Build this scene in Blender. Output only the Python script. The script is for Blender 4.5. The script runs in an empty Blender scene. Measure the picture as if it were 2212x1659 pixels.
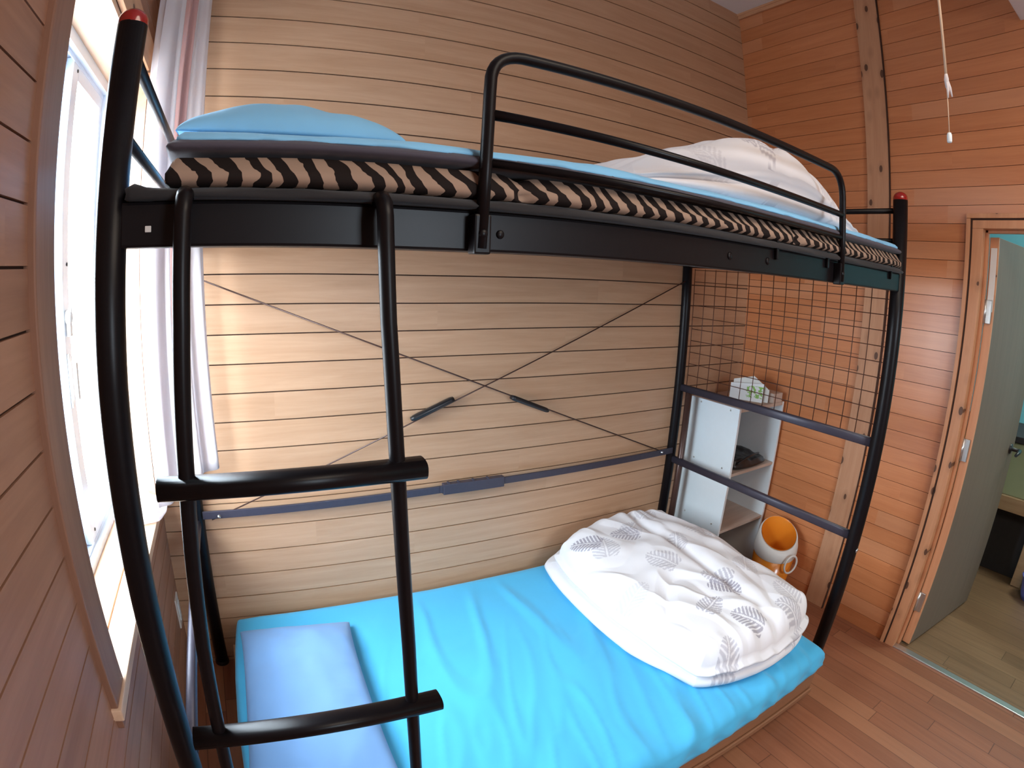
import bpy, bmesh, math, random
from mathutils import Vector, Matrix, noise
C = bpy.context.scene.collection
PI = math.pi
random.seed(4)

# ------------------------------------------------------------------ helpers
class MB:
    """collects boxes, tubes and grids, then links them as one mesh object"""
    def __init__(s): s.v=[]; s.f=[]; s.m=[]; s.sm=[]
    def add(s, vs, fs, mi=0, smooth=False):
        o=len(s.v); s.v+= [Vector(v) for v in vs]
        for f in fs: s.f.append([o+i for i in f]); s.m.append(mi); s.sm.append(smooth)
        return s
    def box(s, x0,x1,y0,y1,z0,z1, mi=0, bev=0.0):
        if x0>x1: x0,x1=x1,x0
        if y0>y1: y0,y1=y1,y0
        if z0>z1: z0,z1=z1,z0
        b=min(bev,(x1-x0)*.45,(y1-y0)*.45,(z1-z0)*.45)
        if b<=0:
            vs=[(x,y,z) for x in(x0,x1) for y in(y0,y1) for z in(z0,z1)]
            return s.add(vs,[(0,1,3,2),(4,6,7,5),(0,4,5,1),(2,3,7,6),(0,2,6,4),(1,5,7,3)],mi)
        bm=bmesh.new(); bmesh.ops.create_cube(bm,size=1)
        for v in bm.verts: v.co=Vector(((x0+x1)/2+v.co.x*(x1-x0),(y0+y1)/2+v.co.y*(y1-y0),(z0+z1)/2+v.co.z*(z1-z0)))
        bmesh.ops.bevel(bm,geom=bm.edges[:],offset=b,segments=2,affect='EDGES',profile=.6)
        bm.verts.index_update(); s.add([v.co.copy() for v in bm.verts],[[v.index for v in f.verts] for f in bm.faces],mi); bm.free(); return s
    def obox(s, c, ax, ay, az, mi=0, bev=0.0):
        """box centred on c with half-axis vectors ax, ay, az"""
        t=MB(); t.box(-1,1,-1,1,-1,1)
        c,ax,ay,az=map(Vector,(c,ax,ay,az))
        if bev>0:
            t=MB(); lx,ly,lz=ax.length,ay.length,az.length; t.box(-lx,lx,-ly,ly,-lz,lz,0,bev)
            ax,ay,az=ax/lx,ay/ly,az/lz
        return s.add([c+ax*v.x+ay*v.y+az*v.z for v in t.v],t.f,mi)
    def tube(s, pts, r, n=14, mi=0, caps=True, sq=None):
        pts=[Vector(p) for p in pts]; N=len(pts)
        rs=r if isinstance(r,(list,tuple)) else [r]*N
        up=None; rings=[]
        for i,p in enumerate(pts):
            t=(pts[min(i+1,N-1)]-pts[max(i-1,0)]).normalized()
            if up is None: up=Vector((0,0,1)) if abs(t.z)<.9 else Vector((0,1,0))
            a=t.cross(up).normalized(); b=a.cross(t).normalized(); up=b
            ring=[]
            for k in range(n):
                c_,s_=math.cos(2*PI*k/n),math.sin(2*PI*k/n)
                if sq: c_=math.copysign(abs(c_)**sq[2],c_)*sq[0]; s_=math.copysign(abs(s_)**sq[2],s_)*sq[1]
                ring.append(p+(a*c_+b*s_)*rs[i])
            rings.append(ring)
        vs=[v for ring in rings for v in ring]
        fs=[(i*n+k,i*n+(k+1)%n,(i+1)*n+(k+1)%n,(i+1)*n+k) for i in range(N-1) for k in range(n)]
        s.add(vs,fs,mi,True)
        if caps:
            s.add(rings[0],[tuple(range(n))[::-1]],mi); s.add(rings[-1],[tuple(range(n))],mi)
        return s
    def lathe(s, prof, c, n=32, mi=0, axis=None, smooth=True):
        """prof: (radius, height) pairs about a vertical axis through c"""
        c=Vector(c); vs=[]
        M=Matrix.Identity(3) if axis is None else Vector((0,0,1)).rotation_difference(Vector(axis)).to_matrix()
        for r,h in prof:
            for k in range(n): vs.append(c+M@Vector((r*math.cos(2*PI*k/n),r*math.sin(2*PI*k/n),h)))
        fs=[(i*n+k,i*n+(k+1)%n,(i+1)*n+(k+1)%n,(i+1)*n+k) for i in range(len(prof)-1) for k in range(n)]
        s.add(vs,fs,mi,smooth); return s
    def build(s, name, mats, parent=None, base=None, solid=0, sub=0):
        me=bpy.data.meshes.new(name)
        b=base if base is not None else (root_loc(parent) if parent is not None else Vector((0,0,0)))
        me.from_pydata([v-b for v in s.v],[],s.f); me.validate()
        if not isinstance(mats,(list,tuple)): mats=[mats]
        for m in mats: me.materials.append(m)
        if len(me.polygons)==len(s.f):
            me.polygons.foreach_set('material_index',s.m); me.polygons.foreach_set('use_smooth',s.sm)
        bm=bmesh.new(); bm.from_mesh(me); bmesh.ops.remove_doubles(bm,verts=bm.verts,dist=1e-6); bmesh.ops.recalc_face_normals(bm,faces=bm.faces); bm.to_mesh(me); bm.free()
        o=bpy.data.objects.new(name,me); C.objects.link(o)
        if parent is not None: o.parent=parent
        elif base is not None: o.location=base
        if solid:
            md=o.modifiers.new('solid','SOLIDIFY'); md.thickness=solid; md.offset=0
        if sub:
            md=o.modifiers.new('sub','SUBSURF'); md.levels=sub; md.render_levels=sub
        return o
def root_loc(o):
    while o.parent is not None: o=o.parent
    return Vector(o.location)
def tag(o,label=None,cat=None,group=None,kind=None):
    if label: o['label']=label
    if cat: o['category']=cat
    if group: o['group']=group
    if kind: o['kind']=kind
    return o
def thing(name,loc,label,cat,group=None,kind=None):
    o=bpy.data.objects.new(name,None); o.empty_display_size=.05; C.objects.link(o); o.location=loc
    return tag(o,label,cat,group,kind)
def arc(p0,pc,p1,n=8):
    """quadratic bend from p0 to p1 around the corner pc"""
    p0,pc,p1=map(Vector,(p0,pc,p1))
    return [p0*(1-t)**2+pc*2*t*(1-t)+p1*t*t for t in [i/n for i in range(n+1)]]

# ------------------------------------------------------------------ materials
def new_mat(name):
    m=bpy.data.materials.new(name); m.use_nodes=True; nt=m.node_tree
    return m,nt,nt.nodes['Principled BSDF']
def N(nt,t,**k):
    n=nt.nodes.new(t)
    for a,b in k.items(): setattr(n,a,b)
    return n
def math_(nt,op,a,b=None,c=None):
    n=N(nt,'ShaderNodeMath',operation=op)
    for i,x in enumerate((a,b,c)):
        if x is None: continue
        if isinstance(x,(int,float)): n.inputs[i].default_value=x
        else: nt.links.new(x,n.inputs[i])
    return n.outputs[0]
def mixc(nt,f,a,b,mode='MIX'):
    n=N(nt,'ShaderNodeMix',data_type='RGBA',blend_type=mode)
    for i,x in ((0,f),(6,a),(7,b)):
        if isinstance(x,(int,float)): n.inputs[i].default_value=x
        elif isinstance(x,tuple): n.inputs[i].default_value=(*x,1) if len(x)==3 else x
        else: nt.links.new(x,n.inputs[i])
    return n.outputs[2]
def coords(nt,scale=(1,1,1)):
    tc=N(nt,'ShaderNodeTexCoord'); mp=N(nt,'ShaderNodeMapping'); nt.links.new(tc.outputs['Object'],mp.inputs['Vector']); mp.inputs['Scale'].default_value=scale
    return tc.outputs['Object'],mp.outputs[0]
def noise_(nt,vec,scale,detail=4,rough=.55,dist=0):
    n=N(nt,'ShaderNodeTexNoise'); nt.links.new(vec,n.inputs['Vector']); n.inputs['Scale'].default_value=scale; n.inputs['Detail'].default_value=detail; n.inputs['Roughness'].default_value=rough; n.inputs['Distortion'].default_value=dist
    return n.outputs['Fac']
def ramp(nt,fac,stops):
    n=N(nt,'ShaderNodeValToRGB'); nt.links.new(fac,n.inputs[0]); e=n.color_ramp.elements
    e[0].position=stops[0][0]; e[0].color=(*stops[0][1],1); e[1].position=stops[-1][0]; e[1].color=(*stops[-1][1],1)
    for p,c in stops[1:-1]: x=e.new(p); x.color=(*c,1)
    return n.outputs[0]
def plain(name,col,rough=.6,metal=0,noise_amt=0,nscale=40,bump=0,spec=None,coat=0,sheen=0):
    m,nt,p=new_mat(name); p.inputs['Roughness'].default_value=rough; p.inputs['Metallic'].default_value=metal
    if spec is not None: p.inputs['Specular IOR Level'].default_value=spec
    if coat: p.inputs['Coat Weight'].default_value=coat
    if sheen: p.inputs['Sheen Weight'].default_value=sheen
    _,v=coords(nt); n=noise_(nt,v,nscale)
    k=1-noise_amt
    nt.links.new(mixc(nt,n,tuple(c*k for c in col),tuple(min(1,c*(1+noise_amt)) for c in col)),p.inputs['Base Color'])
    if bump:
        b=N(nt,'ShaderNodeBump'); b.inputs['Strength'].default_value=bump; b.inputs['Distance'].default_value=.002; nt.links.new(n,b.inputs['Height']); nt.links.new(b.outputs[0],p.inputs['Normal'])
    return m
def wood(name,c1,c2,axis='x',pitch=None,z0=0,piece=0.9,var=.12,rough=.5,grain=1.0,knots=False,alt=None,rowaxis='z',spec=.4,lines=0,linecol=(.05,.02,.01),bump=.05):
    """planked or solid wood: grain runs along AXIS, boards of width PITCH are stacked along ROWAXIS"""
    m,nt,p=new_mat(name); p.inputs['Roughness'].default_value=rough; p.inputs['Specular IOR Level'].default_value=spec
    sc={'x':(2.2,34,34),'y':(34,2.2,34),'z':(34,34,2.2)}[axis]
    raw,v=coords(nt,sc); sep=N(nt,'ShaderNodeSeparateXYZ'); nt.links.new(raw,sep.inputs[0])
    ax={'x':0,'y':1,'z':2}; u=sep.outputs[ax[axis]]; w=sep.outputs[ax[rowaxis]]
    val=None
    if pitch:
        rowf=math_(nt,'DIVIDE',math_(nt,'SUBTRACT',w,z0),pitch); row=math_(nt,'FLOOR',rowf)
        wn=N(nt,'ShaderNodeTexWhiteNoise',noise_dimensions='1D'); nt.links.new(row,wn.inputs['W'])
        pc_=math_(nt,'ADD',math_(nt,'DIVIDE',u,piece),math_(nt,'MULTIPLY',wn.outputs[0],7.0)); pc=math_(nt,'FLOOR',pc_)
        cmb=N(nt,'ShaderNodeCombineXYZ'); nt.links.new(row,cmb.inputs[0]); nt.links.new(pc,cmb.inputs[1])
        wn2=N(nt,'ShaderNodeTexWhiteNoise',noise_dimensions='2D'); nt.links.new(cmb.outputs[0],wn2.inputs['Vector']); val=wn2.outputs[0]
        off=N(nt,'ShaderNodeVectorMath',operation='ADD'); nt.links.new(v,off.inputs[0])
        sc2=N(nt,'ShaderNodeVectorMath',operation='SCALE'); nt.links.new(wn2.outputs['Color'],sc2.inputs[0]); sc2.inputs['Scale'].default_value=30; nt.links.new(sc2.outputs[0],off.inputs[1]); v=off.outputs[0]
    g=noise_(nt,v,1.0,6,.6,.6)
    g2=noise_(nt,v,5.0,3,.6)
    gm=math_(nt,'ADD',math_(nt,'MULTIPLY',g,.8),math_(nt,'MULTIPLY',g2,.2))
    lo,hi=.5-.22/grain,.5+.22/grain
    col=ramp(nt,gm,[(max(0,lo),c1),(min(1,hi),c2)])
    if val is not None:
        if alt: col=mixc(nt,math_(nt,'MULTIPLY',math_(nt,'GREATER_THAN',val,.84),.35),col,alt)
        k=math_(nt,'ADD',math_(nt,'MULTIPLY',val,2*var),1-var)
        cc=N(nt,'ShaderNodeCombineColor');
        for i in range(3): nt.links.new(k,cc.inputs[i])
        col=mixc(nt,1.0,col,cc.outputs[0],'MULTIPLY')
    if lines and pitch:
        fr=math_(nt,'FRACT',rowf); d=math_(nt,'ABSOLUTE',math_(nt,'SUBTRACT',fr,.5)); e=math_(nt,'GREATER_THAN',d,.5-lines/pitch/2)
        fr2=math_(nt,'FRACT',pc_); d2=math_(nt,'ABSOLUTE',math_(nt,'SUBTRACT',fr2,.5)); e2=math_(nt,'GREATER_THAN',d2,.5-lines/piece/2)
        col=mixc(nt,math_(nt,'MULTIPLY',math_(nt,'MAXIMUM',e,e2),.8),col,linecol)
    if knots:
        sk={'x':(7,.01,14),'y':(.01,7,14),'z':(.01,14,7)}[axis]
        _,kv=coords(nt,sk); vo=N(nt,'ShaderNodeTexVoronoi'); nt.links.new(kv,vo.inputs['Vector']); vo.inputs['Scale'].default_value=1.25
        kn=math_(nt,'LESS_THAN',math_(nt,'ADD',vo.outputs['Distance'],math_(nt,'MULTIPLY',g,.10)),.205)
        halo=ramp(nt,vo.outputs['Distance'],[(.12,(1,1,1)),(.36,(0,0,0))])
        col=mixc(nt,math_(nt,'MULTIPLY',halo,.35),col,tuple(c*.45 for c in c1)); col=mixc(nt,math_(nt,'MULTIPLY',kn,.85),col,(.06,.022,.012))
    nt.links.new(col,p.inputs['Base Color'])
    b=N(nt,'ShaderNodeBump'); b.inputs['Strength'].default_value=bump; b.inputs['Distance'].default_value=.003; nt.links.new(gm,b.inputs['Height']); nt.links.new(b.outputs[0],p.inputs['Normal'])
    return m
def cloth(name,col,rough=.85,weave=.02,trans=0.0,patch=.06):
    m,nt,p=new_mat(name); p.inputs['Roughness'].default_value=rough; p.inputs['Specular IOR Level'].default_value=.25; p.inputs['Sheen Weight'].default_value=.15
    _,v=coords(nt); n=noise_(nt,v,5,3); n2=noise_(nt,v,900,1)
    nt.links.new(mixc(nt,n,tuple(c*(1-patch) for c in col),tuple(min(1,c*(1+patch)) for c in col)),p.inputs['Base Color'])
    b=N(nt,'ShaderNodeBump'); b.inputs['Strength'].default_value=weave*5; b.inputs['Distance'].default_value=.0008; nt.links.new(n2,b.inputs['Height']); nt.links.new(b.outputs[0],p.inputs['Normal'])
    if trans:
        tr=N(nt,'ShaderNodeBsdfTranslucent'); tr.inputs[0].default_value=(*col,1); mx=N(nt,'ShaderNodeMixShader'); mx.inputs[0].default_value=trans
        out=nt.nodes['Material Output']; nt.links.new(p.outputs[0],mx.inputs[1]); nt.links.new(tr.outputs[0],mx.inputs[2]); nt.links.new(mx.outputs[0],out.inputs[0])
    return m

PL,PR,PB=.0815,.0707,.0944            # board widths of the left, right and back walls
M={}
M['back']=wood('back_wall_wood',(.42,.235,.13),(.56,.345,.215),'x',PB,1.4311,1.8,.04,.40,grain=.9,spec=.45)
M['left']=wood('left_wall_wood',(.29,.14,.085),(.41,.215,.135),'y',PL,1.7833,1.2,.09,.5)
M['right']=wood('right_wall_wood',(.50,.17,.062),(.64,.255,.105),'y',PR,1.48,.72,.055,.29,alt=(.60,.31,.17),spec=.6)
M['groove']=plain('groove_shadow_board',(.045,.018,.010),.8,0,.2)
M['knotty']=wood('knotty_pine',(.44,.205,.105),(.60,.33,.19),'z',rough=.5,grain=.8,knots=True,spec=.4)
M['knotty_y']=wood('knotty_pine_beam',(.55,.27,.14),(.74,.45,.27),'y',rough=.5,grain=.8,knots=True)
M['casing']=wood('casing_wood',(.20,.095,.06),(.32,.165,.105),'z',rough=.55,grain=.9)
M['door_trim']=wood('door_trim_pine',(.52,.22,.10),(.68,.34,.18),'z',rough=.45,grain=.8,knots=True)
M['sill']=wood('sill_wood',(.62,.40,.26),(.78,.56,.40),'y',rough=.45,grain=.8)
M['floor']=wood('floor_boards',(.20,.072,.036),(.32,.125,.065),'y',.072,0,.85,.11,.34,grain=.75,rowaxis='x',lines=.0022,linecol=(.06,.022,.012),spec=.5,alt=(.34,.165,.085))
M['floor2']=wood('hall_floor_boards',(.15,.085,.045),(.26,.16,.085),'y',.09,0,1.1,.14,.32,grain=.75,rowaxis='x',lines=.0022,linecol=(.05,.03,.015),spec=.5)
M['bedwood']=wood('bed_base_wood',(.20,.085,.04),(.34,.16,.08),'x',rough=.5,grain=.7)
M['ceiling']=plain('ceiling_white',(.72,.72,.74),.9,0,.03)
M['metal']=plain('dark_bronze_powdercoat',(.0065,.005,.006),.36,.0,.15,60,0,spec=.2)
M['metal_in']=plain('brown_inner_tube',(.075,.038,.03),.32,.3,.15,60)
M['bar']=plain('slate_brown_flat_bar',(.05,.045,.065),.42,.2,.15,60)
M['redcap']=plain('red_plastic_cap',(.30,.010,.008),.18,0,.05,30,coat=.6)
M['black']=plain('black_plastic',(.012,.012,.014),.35,0,.1)
M['screw']=plain('zinc_screw',(.65,.65,.66),.3,1,.05)
M['alu']=plain('window_aluminium',(.66,.74,.84),.38,.35,.04)
M['plastic']=plain('offwhite_plastic',(.72,.70,.66),.45,0,.03)
M['shelfwhite']=plain('shelf_white_laminate',(.76,.83,.86),.35,0,.02)
M['shelfedge']=wood('shelf_edge_board',(.46,.36,.30),(.60,.48,.40),'x',rough=.6)
M['shelfback']=plain('shelf_back_hardboard',(.25,.20,.18),.75,0,.1)
M['wire']=plain('brown_coated_wire',(.10,.035,.02),.5,.1,.1)
M['blue']=cloth('turquoise_sheet_cotton',(.07,.44,.74))
M['blue_lit']=cloth('window_lit_blue_cotton',(.25,.58,.88),patch=.15)  # sheet blue lightened: window light on the upper bunk put into the colour
M['pillowblue']=cloth('pale_blue_pillow_cotton',(.16,.32,.59))
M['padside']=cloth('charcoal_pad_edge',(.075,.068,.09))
M['liner']=cloth('grey_liner_fabric',(.025,.024,.026))
M['curtain']=cloth('white_curtain_fabric',(.88,.84,.85),trans=.45)
M['lining']=cloth('pink_curtain_fabric',(.66,.40,.37),trans=.3)
M['orange']=plain('orange_plastic',(.80,.25,.02),.25,0,.04,8,coat=.3)
M['teal']=plain('teal_wall_paint',(.24,.66,.74),.8,0,.05,2)
M['greenboard']=plain('pale_green_board',(.42,.50,.30),.7,0,.12,5)
M['darkvoid']=plain('dark_bench_top_and_void_shade',(.03,.028,.03),.8,0,.2)  # bench top colour; also the painted shade of the void below
M['leaf']=wood('grey_green_door_laminate',(.15,.108,.078),(.20,.15,.11),'z',rough=.6,grain=.6)
M['hallwood']=wood('hall_bench_wood',(.42,.27,.14),(.56,.38,.22),'y',rough=.5)
M['purple']=plain('violet_blue_plastic',(.14,.16,.50),.4,0,.05)
M['cord']=cloth('cream_cord',(.66,.48,.34))
M['steel']=plain('dull_steel',(.6,.6,.58),.3,.9,.05)

# zebra futon cover
m,nt,p=new_mat('zebra_print_fabric'); p.inputs['Roughness'].default_value=.85; p.inputs['Specular IOR Level'].default_value=.2
raw,v=coords(nt); sep=N(nt,'ShaderNodeSeparateXYZ'); nt.links.new(raw,sep.inputs[0])
nA=noise_(nt,v,9,2); nB=noise_(nt,v,30,2)
ph=math_(nt,'ADD',math_(nt,'ADD',math_(nt,'MULTIPLY',sep.outputs[0],28.0),math_(nt,'MULTIPLY',sep.outputs[2],17.0)),math_(nt,'ADD',math_(nt,'MULTIPLY',nA,1.7),math_(nt,'MULTIPLY',nB,.5)))
ph=math_(nt,'ADD',ph,math_(nt,'MULTIPLY',sep.outputs[1],9.0))
fr=math_(nt,'ABSOLUTE',math_(nt,'SUBTRACT',math_(nt,'FRACT',ph),.5))
mk=math_(nt,'GREATER_THAN',math_(nt,'ADD',fr,math_(nt,'MULTIPLY',math_(nt,'SUBTRACT',nB,.5),.3)),.235)
nt.links.new(mixc(nt,mk,(.36,.25,.185),(.014,.009,.008)),p.inputs['Base Color']); M['zebra']=m

# leaf print duvet cover (colour attribute holds the printed leaf pattern)
m,nt,p=new_mat('leaf_print_cotton'); p.inputs['Roughness'].default_value=.85; p.inputs['Specular IOR Level'].default_value=.2; p.inputs['Sheen Weight'].default_value=.1
at=N(nt,'ShaderNodeAttribute',attribute_name='print'); nt.links.new(mixc(nt,at.outputs['Fac'],(.80,.79,.82),(.33,.31,.37)),p.inputs['Base Color']); M['leafprint']=m
m,nt,p=new_mat('window_glass'); p.inputs['Base Color'].default_value=(.95,.98,1,1); p.inputs['Roughness'].default_value=0; p.inputs['IOR'].default_value=1.45
gl=N(nt,'ShaderNodeBsdfTransparent'); gl.inputs[0].default_value=(.93,.96,.98,1); g2=N(nt,'ShaderNodeBsdfGlossy'); g2.inputs['Roughness'].default_value=.02
mx=N(nt,'ShaderNodeMixShader'); mx.inputs[0].default_value=.04; nt.links.new(gl.outputs[0],mx.inputs[1]); nt.links.new(g2.outputs[0],mx.inputs[2]); nt.links.new(mx.outputs[0],nt.nodes['Material Output'].inputs[0]); M['glass']=m
# card with a small green print
m,nt,p=new_mat('card_with_green_speckle'); p.inputs['Roughness'].default_value=.6
raw,v=coords(nt); nn=noise_(nt,v,70,3); sep=N(nt,'ShaderNodeSeparateXYZ'); nt.links.new(raw,sep.inputs[0])
reg=math_(nt,'MULTIPLY',math_(nt,'LESS_THAN',math_(nt,'ABSOLUTE',math_(nt,'SUBTRACT',sep.outputs[2],.045)),.028),math_(nt,'LESS_THAN',sep.outputs[1],-.03))
nt.links.new(mixc(nt,math_(nt,'MULTIPLY',reg,math_(nt,'GREATER_THAN',nn,.5)),(.86,.88,.88),(.28,.55,.12)),p.inputs['Base Color']); M['card']=m

# ------------------------------------------------------------------ room
XL,XR,YB,YF,ZC,ZS=-.117,2.549,1.0106,-2.3,2.925,2.50
WY0,WY1,WZ0,WZ1=.10,.95,.745,2.02       # window opening in the left wall
DY0,DY1,DZ1=-.95,-.165,1.755            # door opening in the right wall
def plank_wall(name,place,u0,u1,ztop,g0,pitch,mat,openings=(),gap=.0032,thick=.10):
    """place(u,z,depth)->point; boards stand at depth 0, the backing lies behind them"""
    mb=MB()
    def bx(ua,ub,za,zb,da,db,mi):
        if ub-ua<1e-4 or zb-za<1e-4: return
        vs=[place(u,z,d) for u in(ua,ub) for z in(za,zb) for d in(da,db)]
        mb.add(vs,[(0,1,3,2),(4,6,7,5),(0,4,5,1),(2,3,7,6),(0,2,6,4),(1,5,7,3)],mi)
    def cut(ua,ub,za,zb,da,db,mi):
        segs=[(ua,ub,za,zb)]
        for (oa,ob,pa,pb) in openings:
            ns=[]
            for (a,b,c,d) in segs:
                if b<=oa or a>=ob or d<=pa or c>=pb: ns.append((a,b,c,d)); continue
                if a<oa: ns.append((a,oa,c,d))
                if b>ob: ns.append((ob,b,c,d))
                ca,cb=max(a,oa),min(b,ob)
                if c<pa: ns.append((ca,cb,c,pa))
                if d>pb: ns.append((ca,cb,pb,d))
            segs=ns
        for (a,b,c,d) in segs: bx(a,b,c,d,da,db,mi)
    n0=math.floor((0-g0)/pitch); n1=math.ceil((ztop-g0)/pitch)
    for n in range(n0,n1+1):
        a=max(0,g0+n*pitch+gap/2); b=min(ztop,g0+(n+1)*pitch-gap/2)
        if b>a: cut(u0,u1,a,b,0,.006,0)
    cut(u0,u1,0,ztop,.006,thick,1)
    o=mb.build(name,[mat,M['groove']]); o['kind']='structure'; return o
plank_wall('wall_back',lambda u,z,d:(u,YB+d,z),XL-.1,XR+.1,ZC,1.4311,PB,M['back'],gap=.0042)
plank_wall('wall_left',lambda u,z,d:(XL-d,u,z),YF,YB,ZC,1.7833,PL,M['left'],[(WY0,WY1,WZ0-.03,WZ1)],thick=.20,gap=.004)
plank_wall('wall_right',lambda u,z,d:(XR+d,u,z),YF,YB,ZC,1.48,PR,M['right'],[(DY0-.04,-.1258,-1,1.7752)],gap=.002)
plank_wall('wall_front',lambda u,z,d:(u,YF-d,z),XL-.1,XR+.1,ZC,1.4311,PB,M['back'],[(.9,1.5,1.2,2.0)])
b=MB(); b.box(XL-.16,XR+.005,YF-.1,YB+.1,-.06,0,0); o=b.build('floor',M['floor']); o['kind']='structure'
b=MB(); b.box(XL-.16,XR+.1,-.30,YB+.1,ZC,ZC+.08); o=b.build('ceiling',M['ceiling']); o['kind']='structure'
b=MB(); b.box(XL,XR,YF,-.30,ZS,ZC+.08,0,.004); o=b.build('trim_1',M['ceiling']); o['kind']='structure'; o['label']='lowered white ceiling edge over the doorway side'
b=MB(); b.box(XR-.012,XR,-.30,YB,ZC-.03,ZC,0,.002); b.box(XR-.018,XR,-.30,YB,ZC-.012,ZC,0,.002); o=b.build('trim_2',M['knotty_y']); o['kind']='structure'
# knotty post on the right wall
b=MB(); b.box(XR-.012,XR+.002,.232,.337,0,ZC-.03,0,.002); o=b.build('trim_3',M['knotty']); o['kind']='structure'
b=MB(); b.box(XR-.014,XR-.0,.2285,.2315,0,ZC-.03); o=b.build('trim_4',M['groove']); o['kind']='structure'

# ------------------------------------------------------------------ window 1 (left wall)
w=thing('window_1',(XL,.5,WZ0),None,None,kind='structure')
b=MB(); b.box(XL-.20,XL+.012,WY0-.085,WY0-.002,WZ0-.05,WZ1+.1,0,.003); b.build('window_casing',M['casing'],w)
b=MB(); b.box(XL-.02,XL+.014,WY0-.09,YB-.02,WZ1,WZ1+.095,0,.003); b.build('head_casing',M['knotty_y'],w)
b=MB(); b.box(XL-.04,XL+.018,WY0-.09,YB-.004,WZ0-.028,WZ0,0,.004); b.box(XL-.15,XL-.0435,WY0,WY1,WZ0-.028,WZ0-.0005,0,.002); b.box(XL-.22,XL-.1535,WY0,WY1,WZ0-.028,WZ0,0,.002); b.build('sill',M['sill'],w)
b=MB()
for y0,y1 in((WY0,WY0+.018),(WY1-.018,WY1)): b.box(XL-.20,XL-.002,y0,y1,WZ0,WZ1)
b.box(XL-.20,XL-.002,WY0,WY1,WZ1-.018,WZ1); b.build('reveal_lining',M['sill'],w)
FX0,FX1=XL-.195,XL-.115
b=MB()
b.box(FX0,FX1,WY0+.018,WY0+.045,WZ0,WZ1-.018,0,.002); b.box(FX0,FX1,WY1-.045,WY1-.018,WZ0,WZ1-.018,0,.002)
b.box(FX0,FX1,WY0+.0452,WY1-.0452,WZ0,WZ0+.02,0,.001); b.box(FX0,FX1,WY0+.0452,WY1-.0452,WZ1-.05,WZ1-.018,0,.001)
for x in(FX0+.018,FX0+.04,FX0+.062): b.box(x-.0015,x+.0015,WY0+.045,WY1-.045,WZ0+.02,WZ0+.028); b.box(x-.0015,x+.0015,WY0+.045,WY1-.045,WZ1-.062,WZ1-.05)
b.build('window_frame',M['alu'],w)
def sash(x0,x1,y0,y1,stl=.05):
    z0,z1=WZ0+.022,WZ1-.052
    b=MB(); b.box(x0,x1,y0,y0+stl,z0,z1,0,.002); b.box(x0,x1,y1-stl,y1,z0,z1,0,.002); b.box(x0,x1,y0+stl,y1-stl,z0,z0+.06,0,.002); b.box(x0,x1,y0+stl,y1-stl,z1-.045,z1,0,.002)
    s=b.build('sash',M['alu'],w)
    g=MB(); g.box((x0+x1)/2-.002,(x0+x1)/2+.002,y0+stl-.004,y1-stl+.004,z0+.055,z1-.04); g.build('pane',M['glass'],s)
    return s
s1=sash(FX0+.042,FX0+.062,.585,.93); s2=sash(FX0+.014,FX0+.036,.125,.625)
XS=FX0+.062
b=MB(); b.lathe([(0,0),(.017,0),(.019,.004),(.015,.012),(.006,.015),(0,.015)],(XS,.608,1.345),24,0,(1,0,0)); b.box(XS,XS+.012,.598,.618,1.30,1.335,0,.003)
b.tube([(XS+.008,.608,1.35),(XS+.014,.604,1.38),(XS+.013,.602,1.405)],[.006,.004,.003],8); lk=b.build('crescent_lock',M['plastic'],s1); lk['label']='off-white crescent lock'
b=MB(); b.box(XS,XS+.006,.590,.602,1.13,1.26,0,.003); b.box(XS+.006,XS+.02,.592,.598,1.19,1.20,0,.001); b.box(XS+.018,XS+.024,.585,.603,1.15,1.24,0,.003); b.build('handle',M['plastic'],s1)
for z in(WZ0+.05,1.47,WZ1-.075):
    b=MB(); b.lathe([(0,.002),(.004,.002),(.005,0)],(XS,.622,z),12,0,(1,0,0)); b.build('screw',M['black'],s1)

# added window in the unseen wall behind the viewer, put in for fill daylight
w2=thing('added_fill_window',(1.2,YF,1.2),None,None,kind='structure')
b=MB()
for a in((.9,.94,1.2,2.0),(1.46,1.5,1.2,2.0),(.94,1.46,1.2,1.24),(.94,1.46,1.96,2.0)): b.box(a[0],a[1],YF-.08,YF-.03,a[2],a[3],0,.003)
b.build('window_frame',M['alu'],w2)
b=MB(); b.box(.93,1.47,YF-.057,YF-.053,1.23,1.97); b.build('pane',M['glass'],w2)

# ------------------------------------------------------------------ door and hall
d=thing('door_1',(XR,-.2,0),None,None,kind='structure')
b=MB(); b.box(XR-.009,XR-.0005,-.1252,-.118,0,1.775,0,0); b.box(XR-.009,XR-.0005,DY0-.047,DY0-.0405,0,1.775,0,0); b.box(XR-.009,XR-.0005,DY0-.047,-.118,1.7755,1.782,0,0); b.build('casing_bead',M['groove'],d)
b=MB(); b.box(XR-.018,XR-.0005,-.1175,-.102,0,1.7815,0,.001); b.box(XR-.018,XR-.0005,DY0-.063,-.102,1.7825,1.80,0,.001); b.build('outer_casing',M['door_trim'],d)
b=MB(); b.box(XR-.012,XR+.10,-.166,-.1255,0,1.7445,0,.001); b.box(XR-.012,XR+.10,DY0-.04,DY0+.0,0,1.7445,0,.001); b.box(XR-.012,XR+.10,DY0-.04,-.1255,1.745,1.775,0,.001)
b.box(XR+.035,XR+.06,-.178,-.166,0,1.745,0,.002); b.box(XR+.035,XR+.06,DY0,-.166,1.733,1.745,0,.002); b.build('door_frame',M['door_trim'],d)
a0=Vector((XR+.068,-.180,0)); a1=Vector((3.27,-.25,0)); dx=(a1-a0).normalized(); ny=Vector((dx.y,-dx.x,0)); L_=(a1-a0).length
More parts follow.
